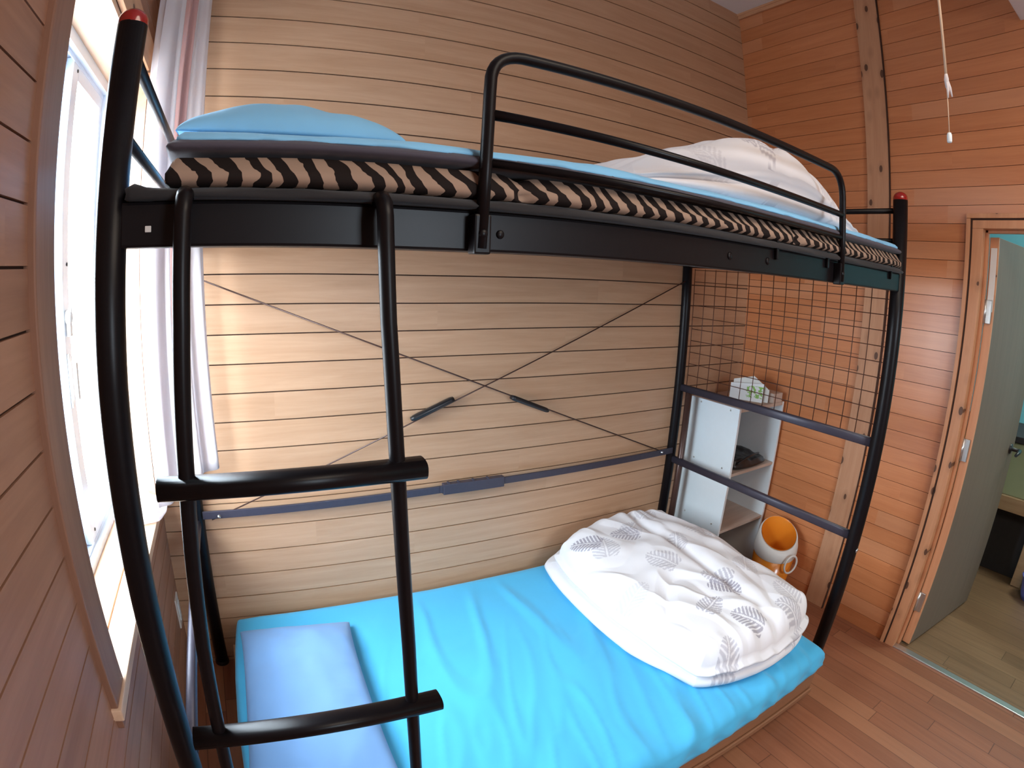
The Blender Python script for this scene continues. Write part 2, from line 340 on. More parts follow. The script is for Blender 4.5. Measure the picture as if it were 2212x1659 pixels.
c=(a0+a1)/2+ny*.0175; b=MB(); b.obox((c.x,c.y,.865),dx*(L_/2),ny*.0175,Vector((0,0,.855)),0,.002); lf=b.build('door_leaf',M['leaf'],d); lf['label']='grey-green open door leaf'
c=a0+ny*.0175-dx*.002; b=MB(); b.obox((c.x,c.y,.865),dx*.004,ny*.0178,Vector((0,0,.855)),0,.001); o=b.build('door_edge',M['door_trim'],d)
b=MB(); b.obox((c.x-.006,c.y,1.56),dx*.002,ny*.012,Vector((0,0,.12)),0,.001); o=b.build('lit_edge_strip',M['plastic'],d); o['label']='pale strip painting light on the upper door edge'  # pale strip stands for light falling on the upper door edge
for z in(1.44,.90,.22):
    b=MB(); b.obox((c.x-.01,c.y+.004,z),dx*.003,ny*.014,Vector((0,0,.045)),0,.002); b.tube([(c.x-.012,c.y+.016,z-.045),(c.x-.012,c.y+.016,z+.045)],.006,10); b.build('hinge',M['steel'],d)
q=a0+dx*.50+ny*.036; b=MB()
b.tube([q+Vector((0,0,1.36)),q+Vector((0,0,1.37)),q+Vector((0,0,1.46)),q+Vector((0,0,1.47))],[.004,.018,.018,.004],14,0,True); 
for v in b.v: v.y=q.y+(v.y-q.y)*.15
o=b.build('finger_pull',M['metal_in'],lf); o['label']='dark oval inset pull'
q=a0+dx*(L_-.06)+ny*.035; b=MB(); b.lathe([(.024,0),(.024,.006),(.009,.008),(.009,.045)],(q.x,q.y,.83),20,0,ny); e=q+ny*.045; b.tube([(e.x,e.y,.83),(e.x-.03,e.y-.003,.83),(e.x-.11,e.y-.002,.828)],[.010,.009,.007],10); b.build('door_handle',M['black'],lf)
b=MB(); b.box(XR-.008,XR+.028,DY0,DY1,0,.006,0,.002); o=b.build('trim_5',M['steel']); o['kind']='structure'
b=MB(); b.box(XR+.005,5.2,-2.6,1.2,-.06,-.002); o=b.build('floor_hall',M['floor2']); o['kind']='structure'
b=MB(); b.box(4.6,4.7,-2.6,1.2,0,ZS); b.box(XR+.1,4.6,1.1,1.2,0,ZS); b.box(XR+.1,4.6,-2.6,-2.5,0,ZS); o=b.build('wall_hall',M['teal']); o['kind']='structure'
b=MB(); b.box(XR+.1,4.7,-2.6,1.2,ZS,ZS+.06); o=b.build('ceiling_hall',M['ceiling']); o['kind']='structure'

bn=thing('hall_bench',(3.95,-.4,0),'low wooden bench with pale green board back seen through the doorway','bench')
b=MB(); b.box(3.74,3.78,-1.6,.3,.47,.76,0,.003); o=b.build('back_board',M['greenboard'],bn); o['label']='pale green board'
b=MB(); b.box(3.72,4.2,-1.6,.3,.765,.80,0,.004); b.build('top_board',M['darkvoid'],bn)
b=MB(); b.box(3.72,3.80,-1.6,.3,.385,.468,0,.004); b.build('apron',M['hallwood'],bn)
b=MB(); b.box(3.80,4.3,-1.6,.3,.0,.40); b.build('void_shade_block',M['darkvoid'],bn)  # dark block standing for the shade in the void under the bench
b=MB(); b.box(3.70,3.75,-.46,-.41,0,.384,0,.004); b.build('leg',M['hallwood'],bn)
b=MB(); b.box(3.70,3.75,-1.55,-1.50,0,.384,0,.004); b.build('leg',M['hallwood'],bn)
bs=MB(); bs.lathe([(.0,.0),(.075,.0),(.085,.03),(.10,.12),(.105,.125),(.094,.12),(.08,.01),(0,.01)],(3.62,-.56,.0),28); tag(bs.build('wash_bowl',M['purple'],None,Vector((3.62,-.56,0))),'violet-blue plastic bowl on the floor beside the bench leg','bowl')

# ------------------------------------------------------------------ bunk bed frame
L,WD=2.05,1.0016
bed=thing('bunk_bed',(1.0,.5,0),'dark brown tubular metal bunk bed with ladder and guard rail','bunk bed')
mt=M['metal']
def cap(parent,x,y,z,r,col):
    b=MB(); pr=[(r*1.0,0)]+[(r*math.cos(a),.006+r*.9*math.sin(a)) for a in [i*PI/2/6 for i in range(7)]]
    b.lathe(pr,(x,y,z),28); o=b.build('end_cap',col,parent); o['label']='glossy red end cap'; return o
def post(x,y,r,xt=0,z0=0,z1=1.772):
    pts=[(x-xt,y,z0),(x-xt*.6,y,.7),(x,y,1.3),(x+xt,y,z1)]
    b=MB(); b.tube(pts,r,28); o=b.build('post',mt,bed); cap(o,x+xt,y,z1-.001,r,M['redcap'])
    b=MB(); b.lathe([(r*1.12,0),(r*1.12,.012),(r*1.02,.016)],(x-xt,y,z0),24); b.build('foot',M['black'],o); return o
p1=post(0,0,.0205,.012); p2=post(L,0,.0255); p3=post(L,WD,.0235); p4=post(0,WD,.0235)
for z in(.66,.49):
    pass
b=MB(); b.lathe([(.004,.0),(.008,.0),(.009,.003),(.0,.004)],(L-.004,-.0255,.575),16,0,(0,-1,0)); b.build('bolt',M['screw'],p2)
b=MB(); b.box(.018,L-.02,-.014,.014,1.474,1.531,0,.004); fr=b.build('front_rail',mt,bed)
b=MB(); b.lathe([(0,.003),(.005,.003),(.0065,.001),(.0065,0)],(.53,-.014,1.50),16,0,(0,-1,0)); b.build('bolt',mt,fr)
b=MB(); b.box(.052,.060,-.0165,-.0142,1.493,1.501,0,.001); o=b.build('slot_plug',M['plastic'],fr); o['label']='small pale square plug'
for x in(1.05,1.19):
    b=MB(); b.lathe([(0,.003),(.005,.003),(.008,.001),(.008,0)],(x,-.014,1.502),16,0,(0,-1,0)); b.build('bolt',mt,fr)
for x in(1.22,1.47,1.93):
    b=MB(); b.box(x-.005,x+.005,-.022,-.014,1.508,1.552,0,.002); b.build('clip',mt,fr)
b=MB(); b.box(.018,L-.02,WD-.014,WD+.0,1.513,1.532,0,.003); b.build('back_rail',mt,bed)
b=MB()
for i in range(16):
    x=.07+i*.128; b.box(x-.02,x+.02,.014,WD-.014,1.520,1.531)
b.build('slat_deck',mt,bed)
def endrail(x,z,r=.011,sq=None,mat=None):
    b=MB(); b.tube([(x,.018,z),(x,WD-.018,z)],r,16,sq=sq); return b.build('end_rail',mat or mt,bed)
for x in(0,L):
    endrail(x,1.737 if x else 1.766,.0095); endrail(x,1.637,.0095)
    if x: endrail(x,.964,.0145,(.75,1.15,.6),M['bar'])
    endrail(x,.6185,.0145,(.75,1.15,.6),M['bar']); endrail(x,1.519,.011)
b=MB(); b.tube([(L+.012,.945,0),(L+.012,.945,.955)],.0155,20); b.build('inner_post',M['metal_in'],bed)
# guard rail
GY=-.03
gp=[(.491,GY,1.478),(.497,GY,1.60),(.502,GY,1.70)]+arc((.503,GY,1.715),(.504,GY,1.763),(.556,GY,1.766))[1:]+[(1.0,GY,1.764)]+arc((1.466,GY,1.757),(1.527,GY,1.753),(1.530,GY,1.695))+[(1.530,GY,1.60),(1.528,GY,1.478)]
b=MB(); b.tube(gp,.0092,16); gr=b.build('guard_rail',mt,bed)
b=MB(); b.tube([(.504,GY,1.669),(1.529,GY,1.648)],.0078,14); b.build('crossbar',mt,gr)
b=MB(); b.tube([(.50,GY,1.598),(1.529,GY,1.590)],.0062,14); b.build('crossbar',mt,gr)
for x in(.492,1.528):
    b=MB(); b.box(x-.013,x+.013,-.036,-.0135,1.470,1.525,0,.003); b.build('bracket',mt,gr)
    b=MB(); b.lathe([(0,.004),(.005,.004),(.007,.001),(.007,0)],(x,-.036,1.498),14,0,(0,-1,0)); b.build('bolt',mt,gr)
# ladder hooked over the front rail
lad=MB()
def lrail(pts,r):
    b=MB(); b.tube(pts,r,18); return b
LY=-.052
lA=[(.104,-.022,1.536),(.1037,-.036,1.536),(.1035,-.047,1.529),(.103,LY,1.512),(.101,LY-.003,1.38),(.094,LY-.006,1.20),(.078,LY-.01,.93),(.068,LY-.014,.68),(.055,-.075,.0)]
lB=[(.348,-.022,1.536),(.348,-.036,1.536),(.348,-.047,1.529),(.3482,LY,1.512),(.353,LY-.003,1.38),(.366,LY-.006,1.19),(.384,LY-.01,.88),(.398,LY-.014,.57),(.415,-.075,.0)]
ladder=bpy.data.objects.new('ladder',None); C.objects.link(ladder); ladder.parent=bed; ladder.location=(0,0,0)
for pts in(lA,lB):
    lrail(pts,.0108).build('side_rail',mt,ladder)
for (x0,x1,z,y) in((.056,.402,1.183,-.061),(.029,.437,.748,-.067)):
    b=MB(); b.tube([(x0,y,z),(x1,y,z)],.0155,20,sq=(1.35,.88,.75)); o=b.build('rung',mt,ladder)
b=MB()
# cross braces on the back with their black tensioner sleeves
def brace(a,c,s0,s1):
    a,c,s0,s1=map(Vector,(a,c,s0,s1)); b=MB(); b.tube([a,c],.0026,8); o=b.build('brace_rod',M['metal_in'],bed)
    t=(s1-s0).normalized(); b=MB(); b.tube([s0,s0+t*.012,s1-t*.012,s1],[.011,.0135,.0125,.009],12,sq=(1.0,.75,.7)); b.build('tensioner_sleeve',M['black'],o)
brace((.03,.975,1.430),(1.965,.975,.668),(1.135,.975,.990),(1.300,.975,.925))
brace((2.02,.985,1.446),(.05,.985,.632),(.905,.985,.996),(.745,.985,.933))
b=MB(); b.box(.02,.90,WD-.022,WD-.014,.636,.664,0,.002); b.box(.86,2.03,WD-.030,WD-.0225,.640,.668,0,.002); bb=b.build('back_bar',M['bar'],bed)
for v in bb.data.vertices:
    xw=v.co.x+1.0; v.co.z+= .012*min(1,max(0,xw/1.3))
b=MB(); b.box(.87,1.12,WD-.036,WD-.012,.641,.682,0,.003); 
for x in(.89,.93,.99,1.05): b.box(x-.004,x+.004,WD-.034,WD-.02,.681,.688,0,.001)
b.build('bar_coupler',M['bar'],bb)
for x,z in((.075,.648),(1.955,.668)):
    b=MB(); b.lathe([(0,.006),(.004,.006),(.006,.002),(.007,0)],(x,WD-.03,z),12,0,(0,-1,0)); b.build('bolt',M['screw'],bb)

# ------------------------------------------------------------------ soft things
def fbm(x,y,s,seed=0,o=3): return noise.fractal(Vector((x*s,y*s,seed*7.3)),.8,2.0,o)
def ridged(x,y,ang,fx,fy,seed,sharp=2.0):
    c,s=math.cos(ang),math.sin(ang); u=(x*c+y*s)*fx; w=(-x*s+y*c)*fy
    n=noise.noise(Vector((u+.5*noise.noise(Vector((w*.7,u*.3,seed+3))),w,seed))); return (1-abs(n)*sharp)
def soft_slab(quad,z0,ztop,r,nu,nv,top=None,side=None,corner=.25,drape=None,smooth=True):
    """quad: corners (-,-),(+,-),(+,+),(-,+); ztop(s,t,x,y) -> height; side: list of (outward, fraction of height)"""
    q=[Vector((a[0],a[1],0)) for a in quad]
    lx=((q[1]-q[0]).length+(q[2]-q[3]).length)/2; ly=((q[3]-q[0]).length+(q[2]-q[1]).length)/2
    def xy(s,t):
        s2=s*math.sqrt(max(0,1-corner*t*t*s*s*.5)); t2=t*math.sqrt(max(0,1-corner*s*s*t*t*.5))
        a,b_=(s2+1)/2,(t2+1)/2
        return q[0]*(1-a)*(1-b_)+q[1]*a*(1-b_)+q[2]*a*b_+q[3]*(1-a)*b_
    def rem(x): # denser near the rim
        return math.sin(x*PI/2)*.35+x*.65
    vs=[];idx={}
    for i in range(nu+1):
        for j in range(nv+1):
            s=rem(-1+2*i/nu); t=rem(-1+2*j/nv); p=xy(s,t)
            e=min((1-abs(s))*lx/2,(1-abs(t))*ly/2)
            h=ztop(s,t,p.x,p.y)
            k=max(0,1-e/r); h-= (h-z0)*.48*(1-math.sqrt(max(0,1-k*k)))
            idx[i,j]=len(vs); vs.append(Vector((p.x,p.y,h)))
    fs=[(idx[i,j],idx[i+1,j],idx[i+1,j+1],idx[i,j+1]) for i in range(nu) for j in range(nv)]
    loop=[idx[i,0] for i in range(nu)]+[idx[nu,j] for j in range(nv)]+[idx[i,nv] for i in range(nu,0,-1)]+[idx[0,j] for j in range(nv,0,-1)]
    n=len(loop); cen=(q[0]+q[1]+q[2]+q[3])/4
    side=side or [(.006,.85),(.008,.5),(.004,.2),(-.01,.0)]
    prev=loop
    for (o_,fz) in side:
        cur=[]
        for k in range(n):
            pm=vs[loop[(k-2)%n]]; pn=vs[loop[(k+2)%n]]; base=vs[loop[k]]
            tdir=Vector((pn.x-pm.x,pn.y-pm.y,0)); nn=Vector((tdir.y,-tdir.x,0)).normalized() if tdir.length>1e-9 else Vector((0,0,0))
            oo=o_(base.x,base.y) if callable(o_) else o_
            cur.append(len(vs)); vs.append(Vector((base.x+nn.x*oo,base.y+nn.y*oo,z0+(base.z-z0)*fz)))
        fs+= [(prev[k],cur[k],cur[(k+1)%n],prev[(k+1)%n]) for k in range(n)]
        prev=cur
    fs.append(tuple(prev))
    return vs,fs,idx
def solid_obj(name,vs,fs,mat,parent=None,base=None,smooth=True):
    b=MB(); b.add(vs,fs,0,smooth); return b.build(name,mat,parent,base)

# lower bed base and mattress
bb_=thing('bed_base',(1.0,.45,0),'low brown wooden bed base under the turquoise mattress','bed base')
b=MB(); b.box(.05,1.90,-.088,-.066,.045,.165,0,.004); b.build('side_board',M['bedwood'],bb_)
b=MB(); b.box(.05,1.90,-.098,-.089,.052,.075,0,.003); b.build('ledge',M['bedwood'],bb_)
b=MB(); b.box(1.88,1.905,-.064,.90,.045,.165,0,.004); b.build('end_board',M['bedwood'],bb_)
b=MB(); b.box(.06,1.878,-.064,.90,.14,.163); b.build('deck_board',M['bedwood'],bb_)
for x,y in((.10,-.04),(1.0,-.04),(1.75,-.04),(.10,.86),(1.75,.86)):
    b=MB(); b.box(x,x+.06,y-.02,y+.04,0,.139,0,.004); b.build('leg',M['bedwood'],bb_)
def mtop(s,t,x,y):
    h=.250+.006*fbm(x,y,2.2,1)
    k=max(0,1-((x-1.05)/.95)**2)
    # long soft creases running from back left to front right
    h+=.013*max(0,min(1,(.93-y)*7))*max(0,ridged(x,y,-.15,5.0,1.2,2,3.0)-.30)*max(0,min(1,(x-.42)*3))
    h+=.007*max(0,ridged(x,y,-.35,13.0,2.4,5,3.0)-.3)*max(0,min(1,(.75-y)*2.0))
    h+=.006*math.sin(x*38+3*fbm(x,y,3,9))*max(0,min(1,(.10-y)/.2))*max(0,.8-.2*math.sin(x*9))
    return h-.012*max(0,abs(s)-.9)*10*.5
quad=[(.055,-.108),(1.945,-.105),(1.955,.985),(.06,.985)]
mo=lambda x,y:.004+.006*math.sin(x*52+2*fbm(x,y,4,3))*(1 if y<0 else .2)
vs,fs,_=soft_slab(quad,.167,mtop,.055,230,150,side=[(mo,.75),(mo,.5),(mo,.28),(.004,.1),(-.014,.0)],corner=.10)
mat_=thing('mattress',(1.0,.45,.167),'mattress in a turquoise fitted sheet on the lower bunk','mattress')
solid_obj('fitted_sheet',vs,fs,M['blue'],mat_)
b=MB(); b.box(.09,1.90,-.07,.95,.1675,.20); o=b.build('mattress_core',M['padside'],mat_)

def pillow(name,label,c,ax,ay,a,b_,T,mat,seed,zrest,sag=0,wr=1.0,group=None):
    """pillow with corners, half sizes a, b_; lies on zrest"""
    ax=Vector(ax).normalized(); ay=Vector(ay).normalized(); n=64; vs=[];fs=[]
    def P(s,t,sg):
        pin=1-.07*(1-abs(t)**3)*abs(s)**6; pin2=1-.05*(1-abs(s)**3)*abs(t)**6
        x=a*s*pin; y=b_*t*pin2
        e=((1-abs(s)**2.6)*(1-abs(t)**2.6))
        h=T*.5*max(0,e)**.42
        rad=fbm(x,y,6,seed)*.010*wr*min(1,e*3)
        cr=.012*wr*max(0,ridged(x,y,math.atan2(y,x+1e-6),2.0,9.0,seed,2.4)-.3)*(1-e)*min(1,e*4)
        zc=zrest+T*.42*(.35+.65*max(0,e)**.3)
        if sg>0: z=zc+h+rad-cr
        else: z=max(zrest+.001,zc-h*.95)
        w=Vector(c)+ax*x+ay*y; return Vector((w.x,w.y,z))
    ids={}
    for sg in(1,-1):
        for i in range(n+1):
            for j in range(n+1):
                s=math.sin((-1+2*i/n)*PI/2); t=math.sin((-1+2*j/n)*PI/2)
                if sg<0 and (i in(0,n) or j in(0,n)): ids[sg,i,j]=ids[1,i,j]; continue
                ids[sg,i,j]=len(vs); vs.append(P(s,t,sg))
        for i in range(n):
            for j in range(n):
                f=(ids[sg,i,j],ids[sg,i+1,j],ids[sg,i+1,j+1],ids[sg,i,j+1]); fs.append(f if sg>0 else f[::-1])
    o=solid_obj(name,vs,fs,mat,None,Vector((c[0],c[1],zrest))); tag(o,label,'pillow',group); return o
pillow('pillow','flat pale blue pillow at the ladder end of the lower bunk',(.265,.455,0),(1,-.05,0),(.05,1,0),.188,.365,.095,M['pillowblue'],3,.257)

# folded duvets with printed leaves
def leafmask(px,py,leaves):
    m=0
    for (lx,ly,ang,sc,st) in leaves:
        sc*=1.15
        dx_,dy_=px-lx,py-ly
        if abs(dx_)>sc*1.3 or abs(dy_)>sc*1.3: continue
        c,s=math.cos(ang),math.sin(ang); a=(dx_*c+dy_*s)/sc; q_=(-dx_*s+dy_*c)/sc; ab=abs(q_)
        if abs(a)>1: continue
        wd=.72*math.sqrt(max(0,1-((a+.12)/1.05)**2))*(1-.25*a)
        if ab>wd: continue
        if ab<.05: continue
        if (a*4.3-ab*2.6)%1.0<.40 and ab>.12: continue
        m=max(m,st)
    return m
def duvet(name,label,quad,z0,zt,r,side,leaves,nu=250,nv=320,corner=.5,base=None):
    vs,fs,_=soft_slab(quad,z0,zt,r,nu,nv,side=side,corner=corner)
    o=solid_obj(name,vs,fs,M['leafprint'],None,Vector((sum(a[0] for a in quad)/4,sum(a[1] for a in quad)/4,z0)))
    at=o.data.attributes.new('print','FLOAT','POINT'); off=Vector(o.location)
    q0=Vector((quad[0][0],quad[0][1],0)); ux=(Vector((*quad[1],0))-q0).normalized(); uy=Vector((-ux.y,ux.x,0))
    vals=[]
    for v in o.data.vertices:
        w=v.co+off; hz=w.z-z0; vals.append(leafmask(w.x,w.y-.0*hz,leaves))
    at.data.foreach_set('value',vals); tag(o,label,'duvet'); return o
rnd=random.Random(11)
lv=[(1.40,.78,2.3,.055,.9),(1.44,.71,1.1,.06,.45),(1.56,.74,2.7,.055,.8),(1.62,.76,.6,.055,.4),(1.54,.50,1.9,.06,.5),(1.70,.58,.9,.05,.45),(1.63,.30,2.2,.055,.6),(1.62,.24,-1.2,.055,.9),(1.50,.20,.3,.05,.7),(1.55,.08,2.0,.055,.8),(1.72,.02,2.2,.055,.6),(1.78,.09,1.4,.055,.4),(1.80,.30,.7,.06,.35),(1.84,.60,2.3,.06,.35),(1.78,.84,.4,.055,.35),(1.36,.42,.2,.05,.3),(1.42,.02,1.2,.05,.5)]
def dtop(s,t,x,y):
    h=.445+.018*fbm(x,y,3,4)+.03*(1-s*s)*(1-t*t)
    h-=.022*max(0,ridged(x,y,-.55,3.0,1.0,8,3.2)-.45)          # deep diagonal crease
    h-=.030*math.exp(-((x-(1.66+.10*(y-.4)))/.022)**2)*max(0,min(1,(y+.15)*2))
    h+=.012*max(0,ridged(x,y,.3,9,3.0,6,2.4)-.2)
    h-=.010*max(0,ridged(x,y,-.2,6,2.2,16,3.0)-.35)
    h-=.05*max(0,-s-.2)*.9+.03*max(0,s-.6)
    h+=.012*math.sin(x*60+3*fbm(x,y,5,2))*max(0,(-t-.78))*3
    return h
def lobe(k):
    def f_(x,y):
        w=max(0,min(1,(y-.08)/.25)); w=w*w*(3-2*w); return k*(.25+.85*w*(1 if x<1.45 else 0))
    return f_
side=[(.018,.93),(.020,.84),(lobe(-.010),.74),(lobe(-.058),.68),(lobe(-.060),.62),(lobe(.010),.54),(lobe(.045),.42),(lobe(.050),.25),(lobe(.022),.10),(-.02,.0)]
duvet('duvet','folded white duvet with grey leaf print on the lower mattress',[(1.30,.005),(1.915,-.04),(1.975,.95),(1.31,.945)],.2555,dtop,.075,side,lv)

# upper bunk layers
def flat(z,amp,sc,seed): return lambda s,t,x,y: z+amp*fbm(x,y,sc,seed)
lin=MB()
vs,fs,_=soft_slab([(.022,-.030),(2.022,-.030),(2.022,.985),(.022,.985)],1.5325,lambda s,t,x,y:1.547+.002*fbm(x,y,6,2)+.014*max(0,-s-.93)*14*(.5+fbm(x,y,14,5)),.01,150,60,side=[(lambda x,y:.002+.004*math.sin(x*21+4*fbm(x,y,3,1)),.5),(.0,.0)],corner=.02)
o=solid_obj('liner_sheet',vs,fs,M['liner'],None,Vector((1.0,.5,1.5325))); tag(o,'dark grey liner sheet spread under the zebra futon','sheet')
ub=MB()
def ztop(s,t,x,y): return 1.590+.003*fbm(x,y,3,2)-.010*math.exp(-((x-.56)/.018)**2)-.008*math.exp(-((x-1.30)/.02)**2)
def zo(x,y): return .007+.005*fbm(x,y,6,2)-.016*math.exp(-((x-.56)/.014)**2)-.014*math.exp(-((x-1.30)/.016)**2)
vs,fs,_=soft_slab([(.072,-.024),(2.015,-.024),(2.015,.97),(.072,.97)],1.5485,ztop,.02,260,60,side=[(zo,.75),(zo,.5),(zo,.25),(-.004,.0)],corner=.03)
o=solid_obj('futon',vs,fs,M['zebra'],None,Vector((1.0,.5,1.5485))); tag(o,'thin futon with black and tan zebra stripes on the upper bunk','futon')
pad=thing('mattress_pad',(1.0,.5,1.5925),'dark-edged pad under a blue sheet lightened for window light on the upper bunk','mattress pad')
def pt(s,t,x,y): return 1.622+.004*fbm(x,y,5,3)+.004*max(0,ridged(x,y,1.3,7,3,2,2.4)-.2)
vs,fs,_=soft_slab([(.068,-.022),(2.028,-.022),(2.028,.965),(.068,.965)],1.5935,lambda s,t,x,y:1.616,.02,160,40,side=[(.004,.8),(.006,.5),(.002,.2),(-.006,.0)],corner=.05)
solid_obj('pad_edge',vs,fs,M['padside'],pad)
vs,fs,_=soft_slab([(.078,-.012),(2.02,-.012),(2.02,.955),(.078,.955)],1.610,pt,.02,220,120,side=[(lambda x,y:.003+.008*fbm(x,y,12,7),.4),(lambda x,y:.004+.010*fbm(x,y,14,7),-.15),(-.008,-.1)],corner=.05)
o=solid_obj('blue_sheet',vs,fs,M['blue_lit'],pad); o['label']='blue top sheet lightened for window light'
pillow('pillow','plump turquoise pillow at the window end of the upper bunk',(.235,.35,0),(1,.04,0),(-.04,1,0),.170,.28,.098,M['blue_lit'],12,1.626,wr=1.3)
def utop(s,t,x,y):
    h=1.692+.022*fbm(x,y,3,14)
    bump=math.exp(-((x-1.38)/.30)**2); h+=.125*bump
    h-=.05*max(0,s-.45)*1.3
    h-=.022*max(0,ridged(x,y,1.2,5,1.5,21,2.8)-.4)*(1 if x>1.2 else .3)
    h+=.006*math.sin(x*70+4*fbm(x,y,4,2))*max(0,(s-.1))*1.0
    h-=.028*math.exp(-((x-1.36)/.03)**2-((y-.12)/.10)**2)
    return h-.05*max(0,-s-.55)
uside=[(.014,.9),(.010,.72),(-.006,.58),(.010,.42),(.012,.2),(-.02,.0)]
duvet('duvet','bulky white duvet with faint leaf print on the upper bunk',[(.80,.03),(1.945,.05),(2.015,.78),(.84,.88)],1.630,utop,.09,uside,[(1.30,.10,.8,.055,.6),(1.40,.14,2.0,.05,.5),(1.62,.09,1.0,.055,.35),(1.14,.3,.4,.055,.3),(1.75,.2,2.2,.06,.35),(1.08,.10,1.7,.05,.25)],220,200,.45)

# ------------------------------------------------------------------ wire grid on the bed end
g=thing('wire_grid_panel',(L+.035,.5,.98),'brown wire grid panel fixed to the far end of the bunk bed','wire panel')
GX=L+.036
ys=[.985-.0625*i for i in range(16)]; zs=[1.500-.0535*i for i in range(11)]
for i,y in enumerate(ys):
    b=MB(); zb=.955-.0; b.tube([(GX,y,zs[-1]-.005),(GX,y,zs[0]+.005)],.0017,6); b.build('upright_wire',M['wire'],g)
for z in zs:
    b=MB(); b.tube([(GX+.0034,ys[-1]-.004,z),(GX+.0034,ys[0]+.004,z)],.0017,6); b.build('cross_wire',M['wire'],g)

# ------------------------------------------------------------------ shelf in the corner
SX0,SX1,SY0,SY1,SH=2.145,2.525,.70,.995,.915
sh=thing('storage_shelf',((SX0+SX1)/2,(SY0+SY1)/2,0),'white three-tier open storage shelf in the far corner','shelf')
b=MB(); b.box(SX0,SX0+.014,SY0,SY1,0,SH,0,.001); o=b.build('side_panel',M['shelfwhite'],sh)
for z in(.90,.63,.595,.35): 
    for y in(.75,.93):
        q=MB(); q.lathe([(0,.002),(.004,.002),(.0045,0)],(SX0,y,z-.0),10,0,(-1,0,0)); q.build('screw',M['steel'],o)
b=MB(); b.box(SX1-.014,SX1,SY0,SY1,0,SH,0,.001); b.build('side_panel',M['shelfwhite'],sh)
b=MB(); b.box(SX0+.014,SX1-.014,SY0,SY1,SH-.016,SH,0,.001); b.build('top_panel',M['shelfedge'],sh)
for z in(.612,.325,.03):
    b=MB(); b.box(SX0+.014,SX1-.014,SY0+.002,SY1-.008,z-.014,z,0,.001); b.build('shelf_board',M['shelfedge'],sh)
b=MB(); b.box(SX0+.014,SX1-.014,SY1-.006,SY1-.001,0,SH-.016); b.build('back_panel',M['shelfback'],sh)
# black bag lying in the top compartment
b=MB()
vs,fs,_=soft_slab([(2.19,.71),(2.49,.715),(2.485,.93),(2.20,.93)],.613,lambda s,t,x,y:.653+.012*fbm(x,y,12,3)-.010*s,.03,30,30,corner=.6)
bag=thing('cloth_pouch',(2.34,.82,.613),'flat black pouch lying on the upper shelf board','pouch')
solid_obj('body',vs,fs,M['black'],bag)
b=MB(); b.tube(arc((2.22,.72,.645),(2.30,.70,.69),(2.42,.74,.662),12),.005,8); b.build('strap',M['black'],bag)
# cards and small carton on top of the shelf
cd=thing('greeting_card',(2.34,.84,SH),'white card with a green printed motif standing on the shelf top','card')
def slab(pts,n,th,name,mat,parent,lab=None):
    n=Vector(n).normalized()*th; vs=[Vector(p) for p in pts]+[Vector(p)+n for p in pts]; k=len(pts)
    b=MB(); b.add(vs,[tuple(range(k)),tuple(range(2*k-1,k-1,-1))]+[(i,(i+1)%k,k+(i+1)%k,k+i) for i in range(k)]); o=b.build(name,mat,parent)
    if lab: o['label']=lab
    return o
slab([(2.30,.885,SH),(2.37,.735,SH),(2.372,.735,SH+.088),(2.302,.885,SH+.075)],(.9,.4,0),.002,'front_sheet',M['card'],cd)
slab([(2.335,.895,SH),(2.40,.72,SH),(2.402,.72,SH+.06),(2.375,.80,SH+.115),(2.337,.895,SH+.088)],(.9,.4,0),.002,'rear_sheet',M['plastic'],cd)
b=MB(); b.box(2.42,2.50,.70,.80,SH+.0005,SH+.045,0,.002); o=b.build('carton',M['shelfedge'],None,Vector((2.46,.75,SH))); tag(o,'small pale cardboard carton on the shelf top behind the card','box')

# ------------------------------------------------------------------ orange and white bin
BX,BY=2.405,.515
bn=thing('waste_bin',(BX,BY,0),'orange plastic bin with a slanted white collar on the floor beside the shelf','bin')
def ringz(z,slope): return [(z+slope*math.cos(2*PI*k/40)) for k in range(40)]
def tiltlathe(prof,n=40,aim=-2.3):
    b=MB(); vs=[]
    for (r,z,sl) in prof:
        for k in range(n):
            a=2*PI*k/n; vs.append((BX+r*math.cos(a),BY+r*math.sin(a),z-sl*math.cos(a-aim)))
    fs=[(i*n+k,i*n+(k+1)%n,(i+1)*n+(k+1)%n,(i+1)*n+k) for i in range(len(prof)-1) for k in range(n)]
    b.add(vs,fs,0,True); return b
b=tiltlathe([(0,.0,0),(.082,.0,0),(.088,.01,0),(.106,.24,.012),(.102,.24,.012),(.084,.015,0),(0,.012,0)]); b.build('bucket',M['orange'],bn)
b=tiltlathe([(.107,.232,.012),(.112,.25,.014),(.110,.285,.03),(.100,.325,.045),(.092,.33,.047),(.096,.28,.03),(.100,.25,.014)]); o=b.build('collar',M['plastic'],bn); o['label']='white slanted collar'
b=tiltlathe([(.0905,.331,.046),(.088,.322,.046),(.090,.27,.02),(.093,.20,.0),(.09,.18,.0)]); b.build('inner_rim',M['orange'],bn)
hc=Vector((BX-.035,BY-.125,.225)); b=MB(); pts=[hc+Vector((.034*math.cos(a),-.012*math.cos(a),.045*math.sin(a))) for a in [2*PI*i/24 for i in range(25)]]; b.tube(pts,.005,10,caps=False); o=b.build('handle',M['plastic'],bn); o['label']='white oval handle'

